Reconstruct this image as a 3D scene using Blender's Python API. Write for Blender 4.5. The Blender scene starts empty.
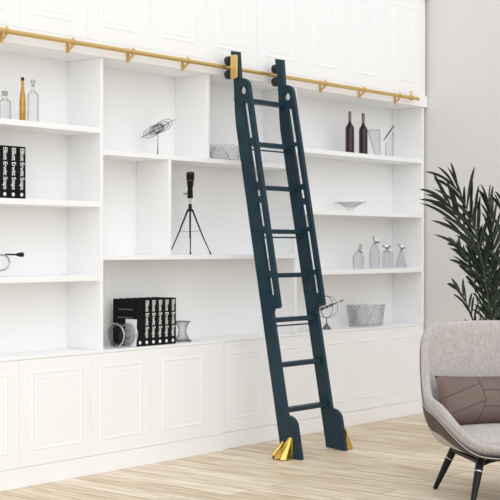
import bpy, bmesh, math, random
from mathutils import Vector, Matrix, Euler
random.seed(7)
C = bpy.context.scene.collection
PI = math.pi

# ------------------------------------------------------------------ materials
def node_mat(name):
    m = bpy.data.materials.new(name); m.use_nodes = True
    nt = m.node_tree; b = nt.nodes['Principled BSDF']
    return m, nt, b

def plain(name, col, rough=0.5, metal=0.0, bump=0.0, bscale=200, var=0.0, vscale=8, sheen=0.0, spec=0.5):
    m, nt, b = node_mat(name)
    b.inputs['Base Color'].default_value = (*col, 1)
    b.inputs['Roughness'].default_value = rough
    b.inputs['Metallic'].default_value = metal
    b.inputs['Specular IOR Level'].default_value = spec
    if sheen: b.inputs['Sheen Weight'].default_value = sheen
    tc = nt.nodes.new('ShaderNodeTexCoord')
    if var:
        n = nt.nodes.new('ShaderNodeTexNoise'); n.inputs['Scale'].default_value = vscale
        n.inputs['Detail'].default_value = 6
        nt.links.new(tc.outputs['Object'], n.inputs['Vector'])
        r = nt.nodes.new('ShaderNodeValToRGB')
        r.color_ramp.elements[0].position = 0.3; r.color_ramp.elements[1].position = 0.7
        r.color_ramp.elements[0].color = (*[c*(1-var) for c in col], 1)
        r.color_ramp.elements[1].color = (*[min(1, c*(1+var)) for c in col], 1)
        nt.links.new(n.outputs['Fac'], r.inputs['Fac'])
        nt.links.new(r.outputs['Color'], b.inputs['Base Color'])
    if bump:
        n = nt.nodes.new('ShaderNodeTexNoise'); n.inputs['Scale'].default_value = bscale
        nt.links.new(tc.outputs['Object'], n.inputs['Vector'])
        bp = nt.nodes.new('ShaderNodeBump'); bp.inputs['Strength'].default_value = bump
        bp.inputs['Distance'].default_value = 0.003
        nt.links.new(n.outputs['Fac'], bp.inputs['Height'])
        nt.links.new(bp.outputs['Normal'], b.inputs['Normal'])
    return m

def clear_glass(name, tint=(0.985, 0.985, 0.985), edge=(0.30, 0.30, 0.305), power=2.6, amount=0.9, base=0.0):
    """thin clear glass: see-through face-on, reflective and darker at grazing angles"""
    m = bpy.data.materials.new(name); m.use_nodes = True
    nt = m.node_tree; nt.nodes.clear()
    out = nt.nodes.new('ShaderNodeOutputMaterial')
    tr = nt.nodes.new('ShaderNodeBsdfTransparent'); tr.inputs[0].default_value = (*tint, 1)
    gl = nt.nodes.new('ShaderNodeBsdfPrincipled')
    gl.inputs['Base Color'].default_value = (*edge, 1); gl.inputs['Roughness'].default_value = 0.06
    gl.inputs['Specular IOR Level'].default_value = 0.8
    lw = nt.nodes.new('ShaderNodeLayerWeight'); lw.inputs['Blend'].default_value = 0.5
    pw = nt.nodes.new('ShaderNodeMath'); pw.operation = 'POWER'; pw.inputs[1].default_value = power
    mu = nt.nodes.new('ShaderNodeMath'); mu.operation = 'MULTIPLY_ADD'
    mu.inputs[1].default_value = amount; mu.inputs[2].default_value = base; mu.use_clamp = True
    mx = nt.nodes.new('ShaderNodeMixShader')
    nt.links.new(lw.outputs['Facing'], pw.inputs[0]); nt.links.new(pw.outputs[0], mu.inputs[0])
    nt.links.new(mu.outputs[0], mx.inputs[0]); nt.links.new(tr.outputs[0], mx.inputs[1])
    nt.links.new(gl.outputs[0], mx.inputs[2]); nt.links.new(mx.outputs[0], out.inputs[0])
    return m

def floor_material():
    m, nt, b = node_mat('pale_oak_planks')
    tc = nt.nodes.new('ShaderNodeTexCoord'); mp = nt.nodes.new('ShaderNodeMapping')
    mp.inputs['Rotation'].default_value = (0, 0, PI/2)
    nt.links.new(tc.outputs['Object'], mp.inputs['Vector'])
    br = nt.nodes.new('ShaderNodeTexBrick')
    br.inputs['Scale'].default_value = 1; br.inputs['Brick Width'].default_value = 1.5
    br.inputs['Row Height'].default_value = 0.16; br.inputs['Mortar Size'].default_value = 0.003
    br.inputs['Mortar Smooth'].default_value = 0.3; br.offset = 0.37
    br.inputs['Color1'].default_value = (0.72, 0.60, 0.44, 1)
    br.inputs['Color2'].default_value = (0.90, 0.80, 0.65, 1)
    br.inputs['Mortar'].default_value = (0.40, 0.31, 0.22, 1)
    nt.links.new(mp.outputs[0], br.inputs['Vector'])
    m2 = nt.nodes.new('ShaderNodeMapping'); m2.inputs['Scale'].default_value = (16, 1.3, 1)
    nt.links.new(tc.outputs['Object'], m2.inputs['Vector'])
    n = nt.nodes.new('ShaderNodeTexNoise'); n.inputs['Scale'].default_value = 2.2
    n.inputs['Detail'].default_value = 8; n.inputs['Distortion'].default_value = 0.6
    nt.links.new(m2.outputs[0], n.inputs['Vector'])
    r = nt.nodes.new('ShaderNodeValToRGB')
    r.color_ramp.elements[0].position = 0.36; r.color_ramp.elements[1].position = 0.58
    r.color_ramp.elements[0].color = (0.68, 0.60, 0.50, 1); r.color_ramp.elements[1].color = (1, 1, 1, 1)
    nt.links.new(n.outputs['Fac'], r.inputs['Fac'])
    mx = nt.nodes.new('ShaderNodeMix'); mx.data_type = 'RGBA'; mx.blend_type = 'MULTIPLY'
    mx.inputs['Factor'].default_value = 0.85
    nt.links.new(br.outputs['Color'], mx.inputs['A']); nt.links.new(r.outputs['Color'], mx.inputs['B'])
    nt.links.new(mx.outputs['Result'], b.inputs['Base Color'])
    b.inputs['Roughness'].default_value = 0.55
    bp = nt.nodes.new('ShaderNodeBump'); bp.inputs['Strength'].default_value = 0.15; bp.inputs['Distance'].default_value = 0.002
    nt.links.new(n.outputs['Fac'], bp.inputs['Height']); nt.links.new(bp.outputs['Normal'], b.inputs['Normal'])
    return m

M = dict(
    white=plain('white_lacquer', (0.925, 0.93, 0.935), 0.45, bump=0.02, bscale=60),
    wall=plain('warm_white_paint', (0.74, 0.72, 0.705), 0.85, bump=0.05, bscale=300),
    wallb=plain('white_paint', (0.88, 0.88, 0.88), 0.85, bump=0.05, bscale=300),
    navy=plain('navy_painted_wood', (0.010, 0.034, 0.052), 0.45, spec=0.3, bump=0.05, bscale=90, var=0.15, vscale=14),
    brass=plain('brushed_brass', (0.72, 0.50, 0.20), 0.32, 0.85, bump=0.03, bscale=400),
    gold=plain('polished_brass', (0.76, 0.53, 0.13), 0.22, 0.9, bump=0.1, bscale=120),
    rubber=plain('black_rubber', (0.012, 0.012, 0.013), 0.45, bump=0.05),
    steel=plain('polished_steel', (0.55, 0.55, 0.55), 0.18, 1.0, bump=0.04, bscale=150),
    pewter=plain('dark_pewter', (0.16, 0.16, 0.165), 0.3, 0.8, bump=0.04, bscale=150),
    blackm=plain('black_metal', (0.005, 0.005, 0.006), 0.4, 0.0, bump=0.03, spec=0.3),
    bookb=plain('black_book_cloth', (0.006, 0.006, 0.007), 0.6, bump=0.08, bscale=500, spec=0.15),
    ink=plain('white_print', (0.85, 0.85, 0.84), 0.6, bump=0.01),
    grey_ink=plain('grey_print', (0.10, 0.10, 0.10), 0.6, bump=0.01),
    pages=plain('paper_pages', (0.80, 0.77, 0.70), 0.9, bump=0.3, bscale=700),
    card=plain('white_card', (0.88, 0.88, 0.87), 0.7, bump=0.02),
    fabric=plain('grey_woven_fabric', (0.50, 0.455, 0.44), 0.95, bump=0.9, bscale=420, var=0.14, vscale=60, sheen=0.3),
    shell=plain('dark_taupe_leather', (0.058, 0.038, 0.031), 0.5, bump=0.25, bscale=260, var=0.1, vscale=9),
    pillow=plain('taupe_leather', (0.150, 0.100, 0.080), 0.5, bump=0.2, bscale=220, var=0.08, vscale=7),
    seam=plain('light_piping', (0.58, 0.53, 0.50), 0.8, bump=0.05),
    leaf=plain('palm_green', (0.014, 0.026, 0.013), 0.5, bump=0.05, var=0.45, vscale=9),
    stem=plain('palm_stem_green', (0.07, 0.10, 0.045), 0.6, bump=0.1, var=0.3, vscale=20),
    pot=plain('matt_white_ceramic', (0.72, 0.71, 0.69), 0.6, bump=0.05),
    soil=plain('potting_soil', (0.05, 0.035, 0.025), 0.95, bump=1.0, bscale=60),
    glass=clear_glass('clear_glass'),
    crystal=clear_glass('cut_crystal', tint=(0.975, 0.975, 0.98), edge=(0.22, 0.22, 0.23), power=3.2, amount=0.8, base=0.02),
    crystal_dark=clear_glass('heavy_crystal', tint=(0.88, 0.885, 0.89), edge=(0.02, 0.02, 0.022), power=1.4, amount=0.95, base=0.02),
    wine=plain('dark_red_wine_glass', (0.022, 0.003, 0.007), 0.15, bump=0.02, spec=0.5),
    foil=plain('grey_bottle_foil', (0.18, 0.16, 0.16), 0.35, 0.5, bump=0.05),
    amber=plain('golden_oil_glass', (0.50, 0.27, 0.03), 0.12, 0.25, bump=0.02, var=0.25, vscale=30, spec=0.8),
    oak=floor_material(),
)

# ------------------------------------------------------------------ mesh helpers
def link(name, bm, mat, parent=None, smooth=True, bevel=0.0, seg=2, subsurf=0):
    me = bpy.data.meshes.new(name)
    bmesh.ops.recalc_face_normals(bm, faces=bm.faces[:])
    bm.to_mesh(me); bm.free()
    me.materials.append(M[mat] if isinstance(mat, str) else mat)
    if smooth:
        for p in me.polygons: p.use_smooth = True
        me.set_sharp_from_angle(angle=math.radians(38))
    o = bpy.data.objects.new(name, me); C.objects.link(o)
    if parent: o.parent = parent
    if bevel:
        md = o.modifiers.new('bevel', 'BEVEL'); md.width = bevel; md.segments = seg; md.limit_method = 'ANGLE'
    if subsurf:
        md = o.modifiers.new('sub', 'SUBSURF'); md.levels = subsurf; md.render_levels = subsurf
    return o

def box(bm, x0, x1, y0, y1, z0, z1):
    v = [bm.verts.new(p) for p in ((x0,y0,z0),(x1,y0,z0),(x1,y1,z0),(x0,y1,z0),(x0,y0,z1),(x1,y0,z1),(x1,y1,z1),(x0,y1,z1))]
    for f in ((3,2,1,0),(4,5,6,7),(0,1,5,4),(1,2,6,5),(2,3,7,6),(3,0,4,7)):
        bm.faces.new([v[i] for i in f])
    return v

def bx(name, mat, parent, *b, bevel=0.0015):
    bm = bmesh.new(); box(bm, *b)
    return link(name, bm, mat, parent, smooth=False, bevel=bevel)

def frame_of(d):
    d = d.normalized()
    up = Vector((0, 0, 1)) if abs(d.z) < 0.95 else Vector((1, 0, 0))
    a = d.cross(up).normalized(); return a, d.cross(a).normalized()

def tube(bm, pts, radii, n=12, closed=False, cap=True):
    pts = [Vector(p) for p in pts]
    if not hasattr(radii, '__len__'): radii = [radii]*len(pts)
    rings = []; L = len(pts); prev = None
    for i, p in enumerate(pts):
        if closed: d = pts[(i+1) % L] - pts[(i-1) % L]
        else: d = pts[min(i+1, L-1)] - pts[max(i-1, 0)]
        if prev is None: a, b = frame_of(d)
        else:
            dn = d.normalized(); a = (prev - dn*prev.dot(dn)).normalized(); b = dn.cross(a)
        prev = a
        rings.append([bm.verts.new(p + (a*math.cos(t) + b*math.sin(t))*radii[i]) for t in [2*PI*k/n for k in range(n)]])
    m = L if closed else L-1
    for i in range(m):
        r, s = rings[i], rings[(i+1) % L]
        if closed and i == L-1:      # best-match the seam
            off = min(range(n), key=lambda q: (s[q].co-r[0].co).length)
            s = s[off:]+s[:off]
        for k in range(n):
            bm.faces.new((r[k], r[(k+1) % n], s[(k+1) % n], s[k]))
    if cap and not closed:
        bm.faces.new(rings[0][::-1]); bm.faces.new(rings[-1])

def cyl(bm, p, q, r, r2=None, n=20):
    tube(bm, [p, q], [r, r if r2 is None else r2], n)

def lathe(bm, prof, c=(0, 0, 0), n=28, sx=1, sy=1, bump=None):
    rings = []
    for j, (r, z) in enumerate(prof):
        if r < 1e-5: rings.append([bm.verts.new((c[0], c[1], c[2]+z))]); continue
        ring = []
        for k in range(n):
            rr = r*(1 + (bump(j, k) if bump else 0)); t = 2*PI*k/n
            ring.append(bm.verts.new((c[0]+rr*math.cos(t)*sx, c[1]+rr*math.sin(t)*sy, c[2]+z)))
        rings.append(ring)
    for a, b in zip(rings, rings[1:]):
        if len(a) == 1 and len(b) == 1: continue
        for k in range(n):
            k2 = (k+1) % n
            if len(a) == 1: bm.faces.new((a[0], b[k2], b[k]))
            elif len(b) == 1: bm.faces.new((a[k], a[k2], b[0]))
            else: bm.faces.new((a[k], a[k2], b[k2], b[k]))

def ellipsoid(bm, c, r, rot=None, n=16, m=10):
    vs = []
    mat = Matrix.Translation(c) @ (rot.to_matrix().to_4x4() if rot else Matrix()) @ Matrix.Diagonal((*r, 1))
    bmesh.ops.create_uvsphere(bm, u_segments=n, v_segments=m, radius=1, matrix=mat)

def flat_shape(outer, holes, thick):
    """2D outline with holes, extruded; returns a bmesh in (a, b, e), e in 0..thick"""
    cu = bpy.data.curves.new('outline', 'CURVE'); cu.dimensions = '2D'; cu.fill_mode = 'BOTH'; cu.extrude = thick/2
    for poly in [outer]+holes:
        sp = cu.splines.new('POLY'); sp.points.add(len(poly)-1); sp.use_cyclic_u = True
        for p, (a, b) in zip(sp.points, poly): p.co = (a, b, 0, 1)
    ob = bpy.data.objects.new('outline', cu); C.objects.link(ob)
    dg = bpy.context.evaluated_depsgraph_get(); dg.update()
    me = bpy.data.meshes.new_from_object(ob.evaluated_get(dg))
    bm = bmesh.new(); bm.from_mesh(me)
    bpy.data.objects.remove(ob); bpy.data.curves.remove(cu); bpy.data.meshes.remove(me)
    bmesh.ops.remove_doubles(bm, verts=bm.verts[:], dist=1e-5)
    for v in bm.verts: v.co.z += thick/2
    return bm

def lettering(text, size, offset=0.0):
    """flat mesh of a line of text, in its own x-y plane, slightly thick"""
    cu = bpy.data.curves.new('lettering', 'FONT'); cu.body = text; cu.size = size; cu.offset = offset
    cu.extrude = 0.0006; cu.resolution_u = 3; cu.align_y = 'CENTER'; cu.space_character = 0.92
    ob = bpy.data.objects.new('lettering', cu); C.objects.link(ob)
    dg = bpy.context.evaluated_depsgraph_get(); dg.update()
    me = bpy.data.meshes.new_from_object(ob.evaluated_get(dg))
    bm = bmesh.new(); bm.from_mesh(me)
    bpy.data.objects.remove(ob); bpy.data.curves.remove(cu); bpy.data.meshes.remove(me)
    return bm

def thing(name, label, cat, loc=(0, 0, 0), rotz=0, group=None):
    o = bpy.data.objects.new(name, None); C.objects.link(o)
    o.location = loc; o.rotation_euler = (0, 0, rotz); o.empty_display_size = 0.05
    o['label'] = label; o['category'] = cat
    if group: o['group'] = group
    return o

def struct(name, bm, mat, label=None):
    o = link(name, bm, mat, None, smooth=False); o['kind'] = 'structure'
    if label: o['label'] = label
    return o

# ------------------------------------------------------------------ the room
FX0, FX1 = -7.0, 3.97
bm = bmesh.new(); box(bm, FX0, FX1+0.1, -8.5, 0.40, -0.06, 0.0); struct('floor', bm, 'oak', 'pale oak plank floor')
bm = bmesh.new(); box(bm, FX0, FX1+0.1, 0.27, 0.37, 0.0, 3.3); struct('wall_back', bm, 'wallb', 'white wall behind the built-in shelving')
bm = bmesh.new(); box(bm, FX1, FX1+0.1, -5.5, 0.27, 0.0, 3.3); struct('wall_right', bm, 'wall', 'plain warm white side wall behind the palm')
bm = bmesh.new()
box(bm, FX1-0.015, FX1-0.0005, -5.5, -0.02, 0.0, 0.10); struct('baseboard_right', bm, 'white', 'low white baseboard of the side wall')

# ------------------------------------------------------------------ built-in shelving
X0, XR = -1.20, 3.945
DEP = 0.255
case = thing('built_in_bookcase', 'white open bookcase wall of shelves and dividers above the base cabinets', 'bookcase', (0, 0, 0))
bx('back_panel', 'white', case, X0, XR, DEP, 0.268, 0.654, 2.30, bevel=0)
ST = 0.022
def divider(x, z0, z1, w=ST): bx('divider', 'white', case, x, x+w, 0.0, DEP-0.0005, z0, z1)
def shelf(x0, x1, zt, t=0.029): bx('shelf', 'white', case, x0, x1, 0.0005, DEP-0.0005, zt-t, zt)
ZC, ZH = 0.6545, 2.219
divider(0.690, ZC, ZH)
divider(-0.70, ZC, ZH)
for z in (1.8425, 1.448, 1.054):
    shelf(-0.678, 0.690, z); shelf(2.422, 3.918, z); shelf(-1.178, -0.70, z)
shelf(0.712, 2.400, 1.727, 0.027)
shelf(0.712, 2.400, 1.160, 0.025)
divider(1.226, 1.160, 1.700)
divider(1.556, 1.727, ZH)
divider(2.400, ZC, ZH)
bx('side_panel', 'white', case, 3.918, XR, 0.0, DEP-0.0005, ZC, ZH)
bx('side_panel', 'white', case, X0, X0+ST, 0.0, DEP-0.0005, ZC, ZH)
bx('header', 'white', case, X0, XR+0.018, -0.020, DEP-0.0005, ZH, 2.300, bevel=0.003)

def door(parent, x0, x1, z0, z1, px0, px1, pz0, pz1, y=0.0):
    """framed door: slab, raised moulding ring and raised field"""
    g = 0.0007
    d = bx('door', 'white', parent, x0+g, x1-g, y-0.018, y-0.0005, z0+g, z1-g, bevel=0.0015)
    bm = bmesh.new()
    def ring(a0, a1, b0, b1, w, h0, h1):
        pts = [(a0, b0), (a1, b0), (a1, b1), (a0, b1)]
        ins = [(a0+w, b0+w), (a1-w, b0+w), (a1-w, b1-w), (a0+w, b1-w)]
        mid = [((p[0]+q[0])/2, (p[1]+q[1])/2) for p, q in zip(pts, ins)]
        V = [[bm.verts.new((p[0], yy, p[1])) for p in P] for P, yy in ((pts, h0), (mid, h1), (ins, h0))]
        for i in range(4):
            j = (i+1) % 4
            bm.faces.new((V[0][i], V[0][j], V[1][j], V[1][i])); bm.faces.new((V[1][i], V[1][j], V[2][j], V[2][i]))
            bm.faces.new((V[2][i], V[2][j], V[0][j], V[0][i]))
    ys = y-0.0178
    ring(px0, px1, pz0, pz1, 0.020, ys, ys-0.0028)
    ring(px0+0.032, px1-0.032, pz0+0.032, pz1-0.032, 0.012, ys, ys-0.0015)
    link('moulding', bm, 'white', d, smooth=False)
    return d

ZP = 0.10
left = thing('base_cabinet', 'white panelled base cabinet run under the shelves left of the ladder', 'cabinet', group='base cabinets')
bx('carcass', 'white', left, X0, 1.676, 0.0005, 0.268, ZP, 0.640, bevel=0)
bx('top', 'white', left, X0, 1.676, -0.019, 0.268, 0.640, 0.654)
bx('plinth', 'white', left, X0, 1.676, -0.019, 0.268, 0.0005, ZP-0.0008)
bx('side_stile', 'white', left, 1.612, 1.676, -0.018, -0.0005, ZP, 0.6395)
for a, b, pa, pb in ((-0.86, -0.373, -0.79, -0.44), (-0.373, 0.113, -0.30, 0.04), (0.113, 0.606, 0.19, 0.545), (0.606, 1.058, 0.665, 0.99), (1.058, 1.612, 1.155, 1.50)):
    door(left, a, b, ZP, 0.6395, pa, pb, 0.173, 0.578)
right = thing('base_cabinet', 'white panelled base cabinet run behind and right of the ladder', 'cabinet', group='base cabinets')
YR = 0.022
bx('carcass', 'white', right, 1.677, XR, YR+0.0005, 0.268, ZP, 0.640, bevel=0)
bx('top', 'white', right, 1.677, XR, YR-0.019, 0.268, 0.640, 0.654)
bx('plinth', 'white', right, 1.677, XR, YR-0.016, 0.268, 0.0005, ZP-0.0008)
bx('side_stile', 'white', right, 3.902, XR, YR-0.018, YR-0.0005, ZP, 0.6395)
for k in range(5):
    a = 1.680+0.4444*k; b = a+0.4444
    door(right, a, b, ZP, 0.6395, a+0.06, b-0.06, 0.173, 0.578, y=YR)
upper = thing('upper_cabinet', 'white panelled cupboard row along the top of the wall above the rail', 'cabinet')
bx('carcass', 'white', upper, X0, XR-0.004, 0.0005, 0.268, 2.3005, 3.0, bevel=0)
bx('side_stile', 'white', upper, 3.876, XR-0.004, -0.012, -0.0005, 2.3005, 3.0)
for k in range(-2, 8):
    a = 0.113+0.47*k; b = a+0.47
    door(upper, a, b, 2.3002, 2.995, a+0.095, b-0.095, 2.375, 2.92)
bx('crown', 'white', upper, X0, XR+0.008, -0.03, 0.268, 3.0005, 3.06, bevel=0.006)

# ------------------------------------------------------------------ brass rail
RY, RZ = -0.066, 2.262
rail = thing('ladder_rail', 'long brass ladder rail on brackets across the shelving front', 'rail', (0, RY, RZ))
bm = bmesh.new(); cyl(bm, (-1.15, 0, 0), (3.70, 0, 0), 0.0125, n=24); link('rail_tube', bm, 'brass', rail)
bm = bmesh.new(); cyl(bm, (3.70, 0, 0), (3.745, 0, 0), 0.0105, n=20); cyl(bm, (3.745, 0, 0), (3.76, 0, 0), 0.013, n=20)
link('end_cap', bm, 'brass', rail, bevel=0.002)
bm = bmesh.new(); cyl(bm, (3.655, 0, 0), (3.685, 0, 0), 0.019, n=24); cyl(bm, (3.67, 0, 0.015), (3.67, 0, 0.040), 0.007, n=14); cyl(bm, (3.67, 0, 0.040), (3.67, 0, 0.046), 0.011, n=14)
link('end_stop', bm, 'brass', rail, bevel=0.0015)
brk = None
for k in range(-2, 9):
    x = -0.01+0.4415*k
    if brk is None:
        bm = bmesh.new()
        box(bm, -0.008, 0.008, -RY-0.026, -RY-0.0205, -0.052, 0.024)       # plate screwed on the header
        # curved gusset from the plate foot forward to the rail
        pts = [(-RY-0.026, -0.050), (-RY-0.034, -0.036), (0.010, -0.022), (0.0, -0.010)]
        tube(bm, [(0, y, z) for y, z in pts], [0.006, 0.0065, 0.0065, 0.006], n=10)
        tube(bm, [(0, -RY-0.024, 0.0), (0, 0.006, 0.0)], 0.0065, n=10)
        tube(bm, [(-0.009, 0, 0), (0.009, 0, 0)], 0.0165, n=20)
        cyl(bm, (0, 0, 0.014), (0, 0, 0.024), 0.006, n=10)
        brk = link('bracket', bm, 'brass', rail); brk.location = (x, 0, 0)
    else:
        c = brk.copy(); C.objects.link(c); c.parent = rail; c.location = (x, 0, 0)

# ------------------------------------------------------------------ ladder
lad = thing('library_ladder', 'tall navy blue wooden library ladder leaning on the brass rail', 'ladder', (1.97, -0.46, 0))
LO = Vector((1.97, -0.46, 0))
TH = 0.028
def yb(z): return -0.4507 + 0.1645*z
def xl(z): return 1.687 - 0.017*z
def xr(z): return 2.120 - 0.023*z
def WZ(z): return 0.060 + 0.022*(1-z/2.38)
def place(bm, xf):
    for v in bm.verts:
        a, b, e = v.co
        v.co = Vector((xf(b)+e, yb(b)-a, b)) - LO
def arc(cx, cz, r, a0, a1, n):
    return [(cx+r*math.cos(math.radians(a0+(a1-a0)*i/n)), cz+r*math.sin(math.radians(a0+(a1-a0)*i/n))) for i in range(n+1)]
WT = 0.072
def WE(z): return 0.0797-0.0077*(z-0.252)/1.8435
HC = (0.086, 2.118)          # grip hole centre
W = 0.066
def stringer_outline():
    p = [(0, 0.010), (0.138, 0.002)]
    p += [(0.138, 0.17)] + arc(0.138-0.055, 0.190, 0.055, 0, 90, 7) + [(WZ(0.25), 0.252)]
    p += [(WT, HC[1]-0.0225)] + [(HC[0]+0.025*math.cos(t), HC[1]+0.025*math.sin(t)) for t in [math.radians(q) for q in (240, 210, 180, 150, 120)]]
    p += [(WT, HC[1]+0.0235), (0.093, 2.345), (0.038, 2.355), (0.035, 2.23), (0.022, 2.12), (0.007, 2.00), (0.0, 1.92)]
    return p
def rail_outline():
    p = [(WE(0.835)+0.0003, 0.835)] + [(0.083, 0.838), (0.086, 0.850)] + [(0.108, 0.853)] + arc(0.114, 0.875, 0.022, -80, 0, 5)
    p += [(0.137, 2.10)] + arc(0.137-0.045, 2.145, 0.045, 0, 90, 8) + [(0.0783, 2.190)]
    p += [(WT+0.0003, HC[1]+0.0245)] + [(HC[0]+0.025*math.cos(math.radians(q)), HC[1]+0.025*math.sin(math.radians(q))) for q in (100, 75, 50, 25, 0, -25, -50, -75, -100)] + [(WT+0.0003, HC[1]-0.0245)]
    return p
slots = [(2.045, 1.84), (1.815, 1.585), (1.552, 1.500), (1.462, 1.327), (1.300, 1.070), (1.040, 0.930)]
slot_holes = [[(WE(b)+0.0020, b), (0.109, b), (0.109, a), (WE(a)+0.0020, a)] for a, b in slots]
for xf in (xl, xr):
    bm = flat_shape(stringer_outline(), [], TH); place(bm, xf); link('stringer', bm, 'navy', lad, smooth=False, bevel=0.0025)
    bm = flat_shape(rail_outline(), slot_holes, TH); place(bm, xf); link('hand_rail', bm, 'navy', lad, smooth=False, bevel=0.002)
for k in range(8):
    z = 0.268+0.2572*k
    bm = bmesh.new()
    y0 = yb(z)
    vv = box(bm, xl(z)+TH-0.001, xr(z)+0.001, y0-0.060, y0-0.004, z-0.013, z+0.013)
    for v in vv: v.co -= LO
    link('rung', bm, 'navy', lad, smooth=False, bevel=0.004, seg=3)
    bm = bmesh.new()                                             # bolt heads on the outer face of the left stringer
    for f in (0.018, 0.046):
        bm = bmesh.new(); cyl(bm, Vector((xl(z)+0.001, y0-f, z))-LO, Vector((xl(z)-0.003, y0-f, z))-LO, 0.0055, n=12)
        link('bolt', bm, 'navy', lad)
    if k in (2, 4, 6):
        bm = bmesh.new(); zz = z-0.034
        cyl(bm, Vector((xl(zz)+TH-0.002, y0-0.045, zz))-LO, Vector((xr(zz)+0.002, y0-0.045, zz))-LO, 0.0045, n=12)
        link('tie_rod', bm, 'navy', lad)
# roller brackets
for xf in (xl, xr):
    x = xf(RZ)
    bm = bmesh.new()
    pl = []
    for cy, cz, a0 in ((-0.108-0.014, RZ-0.056, -0), (0, 0, 0)): pass
    pts = []
    y_hi, y_lo, z_lo, z_hi, r = -0.112, (-0.162 if xf is xl else -0.150), RZ-0.074, RZ+0.066, 0.012
    for (cy, cz, a0) in ((y_hi-r, z_lo+r, -90), (y_hi-r, z_hi-r, 0), (y_lo+r, z_hi-r, 90), (y_lo+r, z_lo+r, 180)):
        pts += [(cy+r*math.cos(math.radians(a0+t)), cz+r*math.sin(math.radians(a0+t))) for t in (0, 30, 60, 90)]
    def slabyz(bm, pts, x0, x1):
        A = [bm.verts.new(Vector((x0, y, z))-LO) for y, z in pts]; B = [bm.verts.new(Vector((x1, y, z))-LO) for y, z in pts]
        bm.faces.new(A[::-1]); bm.faces.new(B)
        for i in range(len(pts)): j = (i+1) % len(pts); bm.faces.new((A[i], A[j], B[j], B[i]))
    if xf is xl: slabyz(bm, pts, x-0.016, x-0.006)
    else: slabyz(bm, pts, x+TH+0.0005, x+TH+0.005)
    rb = link('roller_bracket', bm, 'brass', lad, bevel=0.002)
    if xf is xl:
        for dz in (-0.05, 0.05):
          bm = bmesh.new(); cyl(bm, Vector((x-0.016, -0.138, RZ+dz))-LO, Vector((x-0.018, -0.136, RZ+dz))-LO, 0.004, n=12)
          link('screw', bm, 'brass', rb)
    for s in (-1, 1):
        bm = bmesh.new(); zc = RZ+s*0.0405; xc = x+(0.026 if xf is xl else 0.052)
        cyl(bm, Vector((xc, RY-0.016, zc))-LO, Vector((xc, RY+0.016, zc))-LO, 0.0275, n=28)
        w = link('roller', bm, 'rubber', rb, bevel=0.004)
        bm = bmesh.new(); cyl(bm, Vector((xc, -0.116, zc))-LO, Vector((xc, RY-0.0165, zc))-LO, 0.007, n=14)
        link('axle', bm, 'brass', rb)
# floor brackets
def foot(xface, s, dy):
    """s=-1: on the left face; s=+1: on the right face"""
    def Q(o, y, z): return Vector((xface+s*o, y+dy, z))-LO
    bm = bmesh.new()
    A = [bm.verts.new(Q(0.0005, y, z)) for y, z in ((-0.050, 0.012), (-0.050, 0.112), (-0.044, 0.124), (-0.034, 0.127), (-0.020, 0.120), (0.012, 0.070), (0.028, 0.012))]
    B = [bm.verts.new(v.co+Vector((s*0.006, 0, 0))) for v in A]
    bm.faces.new(A); bm.faces.new(B[::-1])
    for i in range(len(A)): j = (i+1) % len(A); bm.faces.new((A[i], A[j], B[j], B[i]))
    f = link('foot_bracket', bm, 'gold', lad, smooth=False, bevel=0.0015)
    bm = bmesh.new()                                            # flared hood
    prof = [(0.122, -0.040, -0.030, 0.012), (0.104, -0.043, -0.018, 0.024), (0.078, -0.045, -0.006, 0.036), (0.055, -0.046, 0.004, 0.054), (0.030, -0.048, 0.018, 0.076), (0.004, -0.050, 0.028, 0.090)]
    V = []
    for z, y0, y1, o in prof:
        V.append([bm.verts.new(Q(0.0065, y0, z)), bm.verts.new(Q(o*0.72, y0-0.002, z)), bm.verts.new(Q(o*0.98, y0*0.72+y1*0.28, z)), bm.verts.new(Q(o*0.80, y0*0.45+y1*0.55, z+0.004)), bm.verts.new(Q(o*0.90, y1, z)), bm.verts.new(Q(0.0065, y1+0.004, z))])
    for a, b in zip(V, V[1:]):
        for i in range(6): j = (i+1) % 6; bm.faces.new((a[i], a[j], b[j], b[i]))
    bm.faces.new(V[0]); bm.faces.new(V[-1][::-1])
    link('foot_hood', bm, 'gold', f, smooth=False, bevel=0.003)
    bm = bmesh.new()                                            # lock pedal sticking out behind
    tube(bm, [Q(0.024, 0.000, 0.100), Q(0.034, 0.018, 0.070), Q(0.056, 0.030, 0.045), Q(0.074, 0.036, 0.022)], [0.007, 0.010, 0.011, 0.012], n=10)
    link('foot_pedal', bm, 'gold', f)
    bm = bmesh.new(); cyl(bm, Q(0.062, 0.030, 0.0105), Q(0.074, 0.030, 0.0105), 0.0100, n=20)
    link('foot_wheel', bm, 'rubber', f)
foot(xl(0.06), -1, -0.482); foot(xr(0.06)+TH, 1, -0.530)

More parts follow.
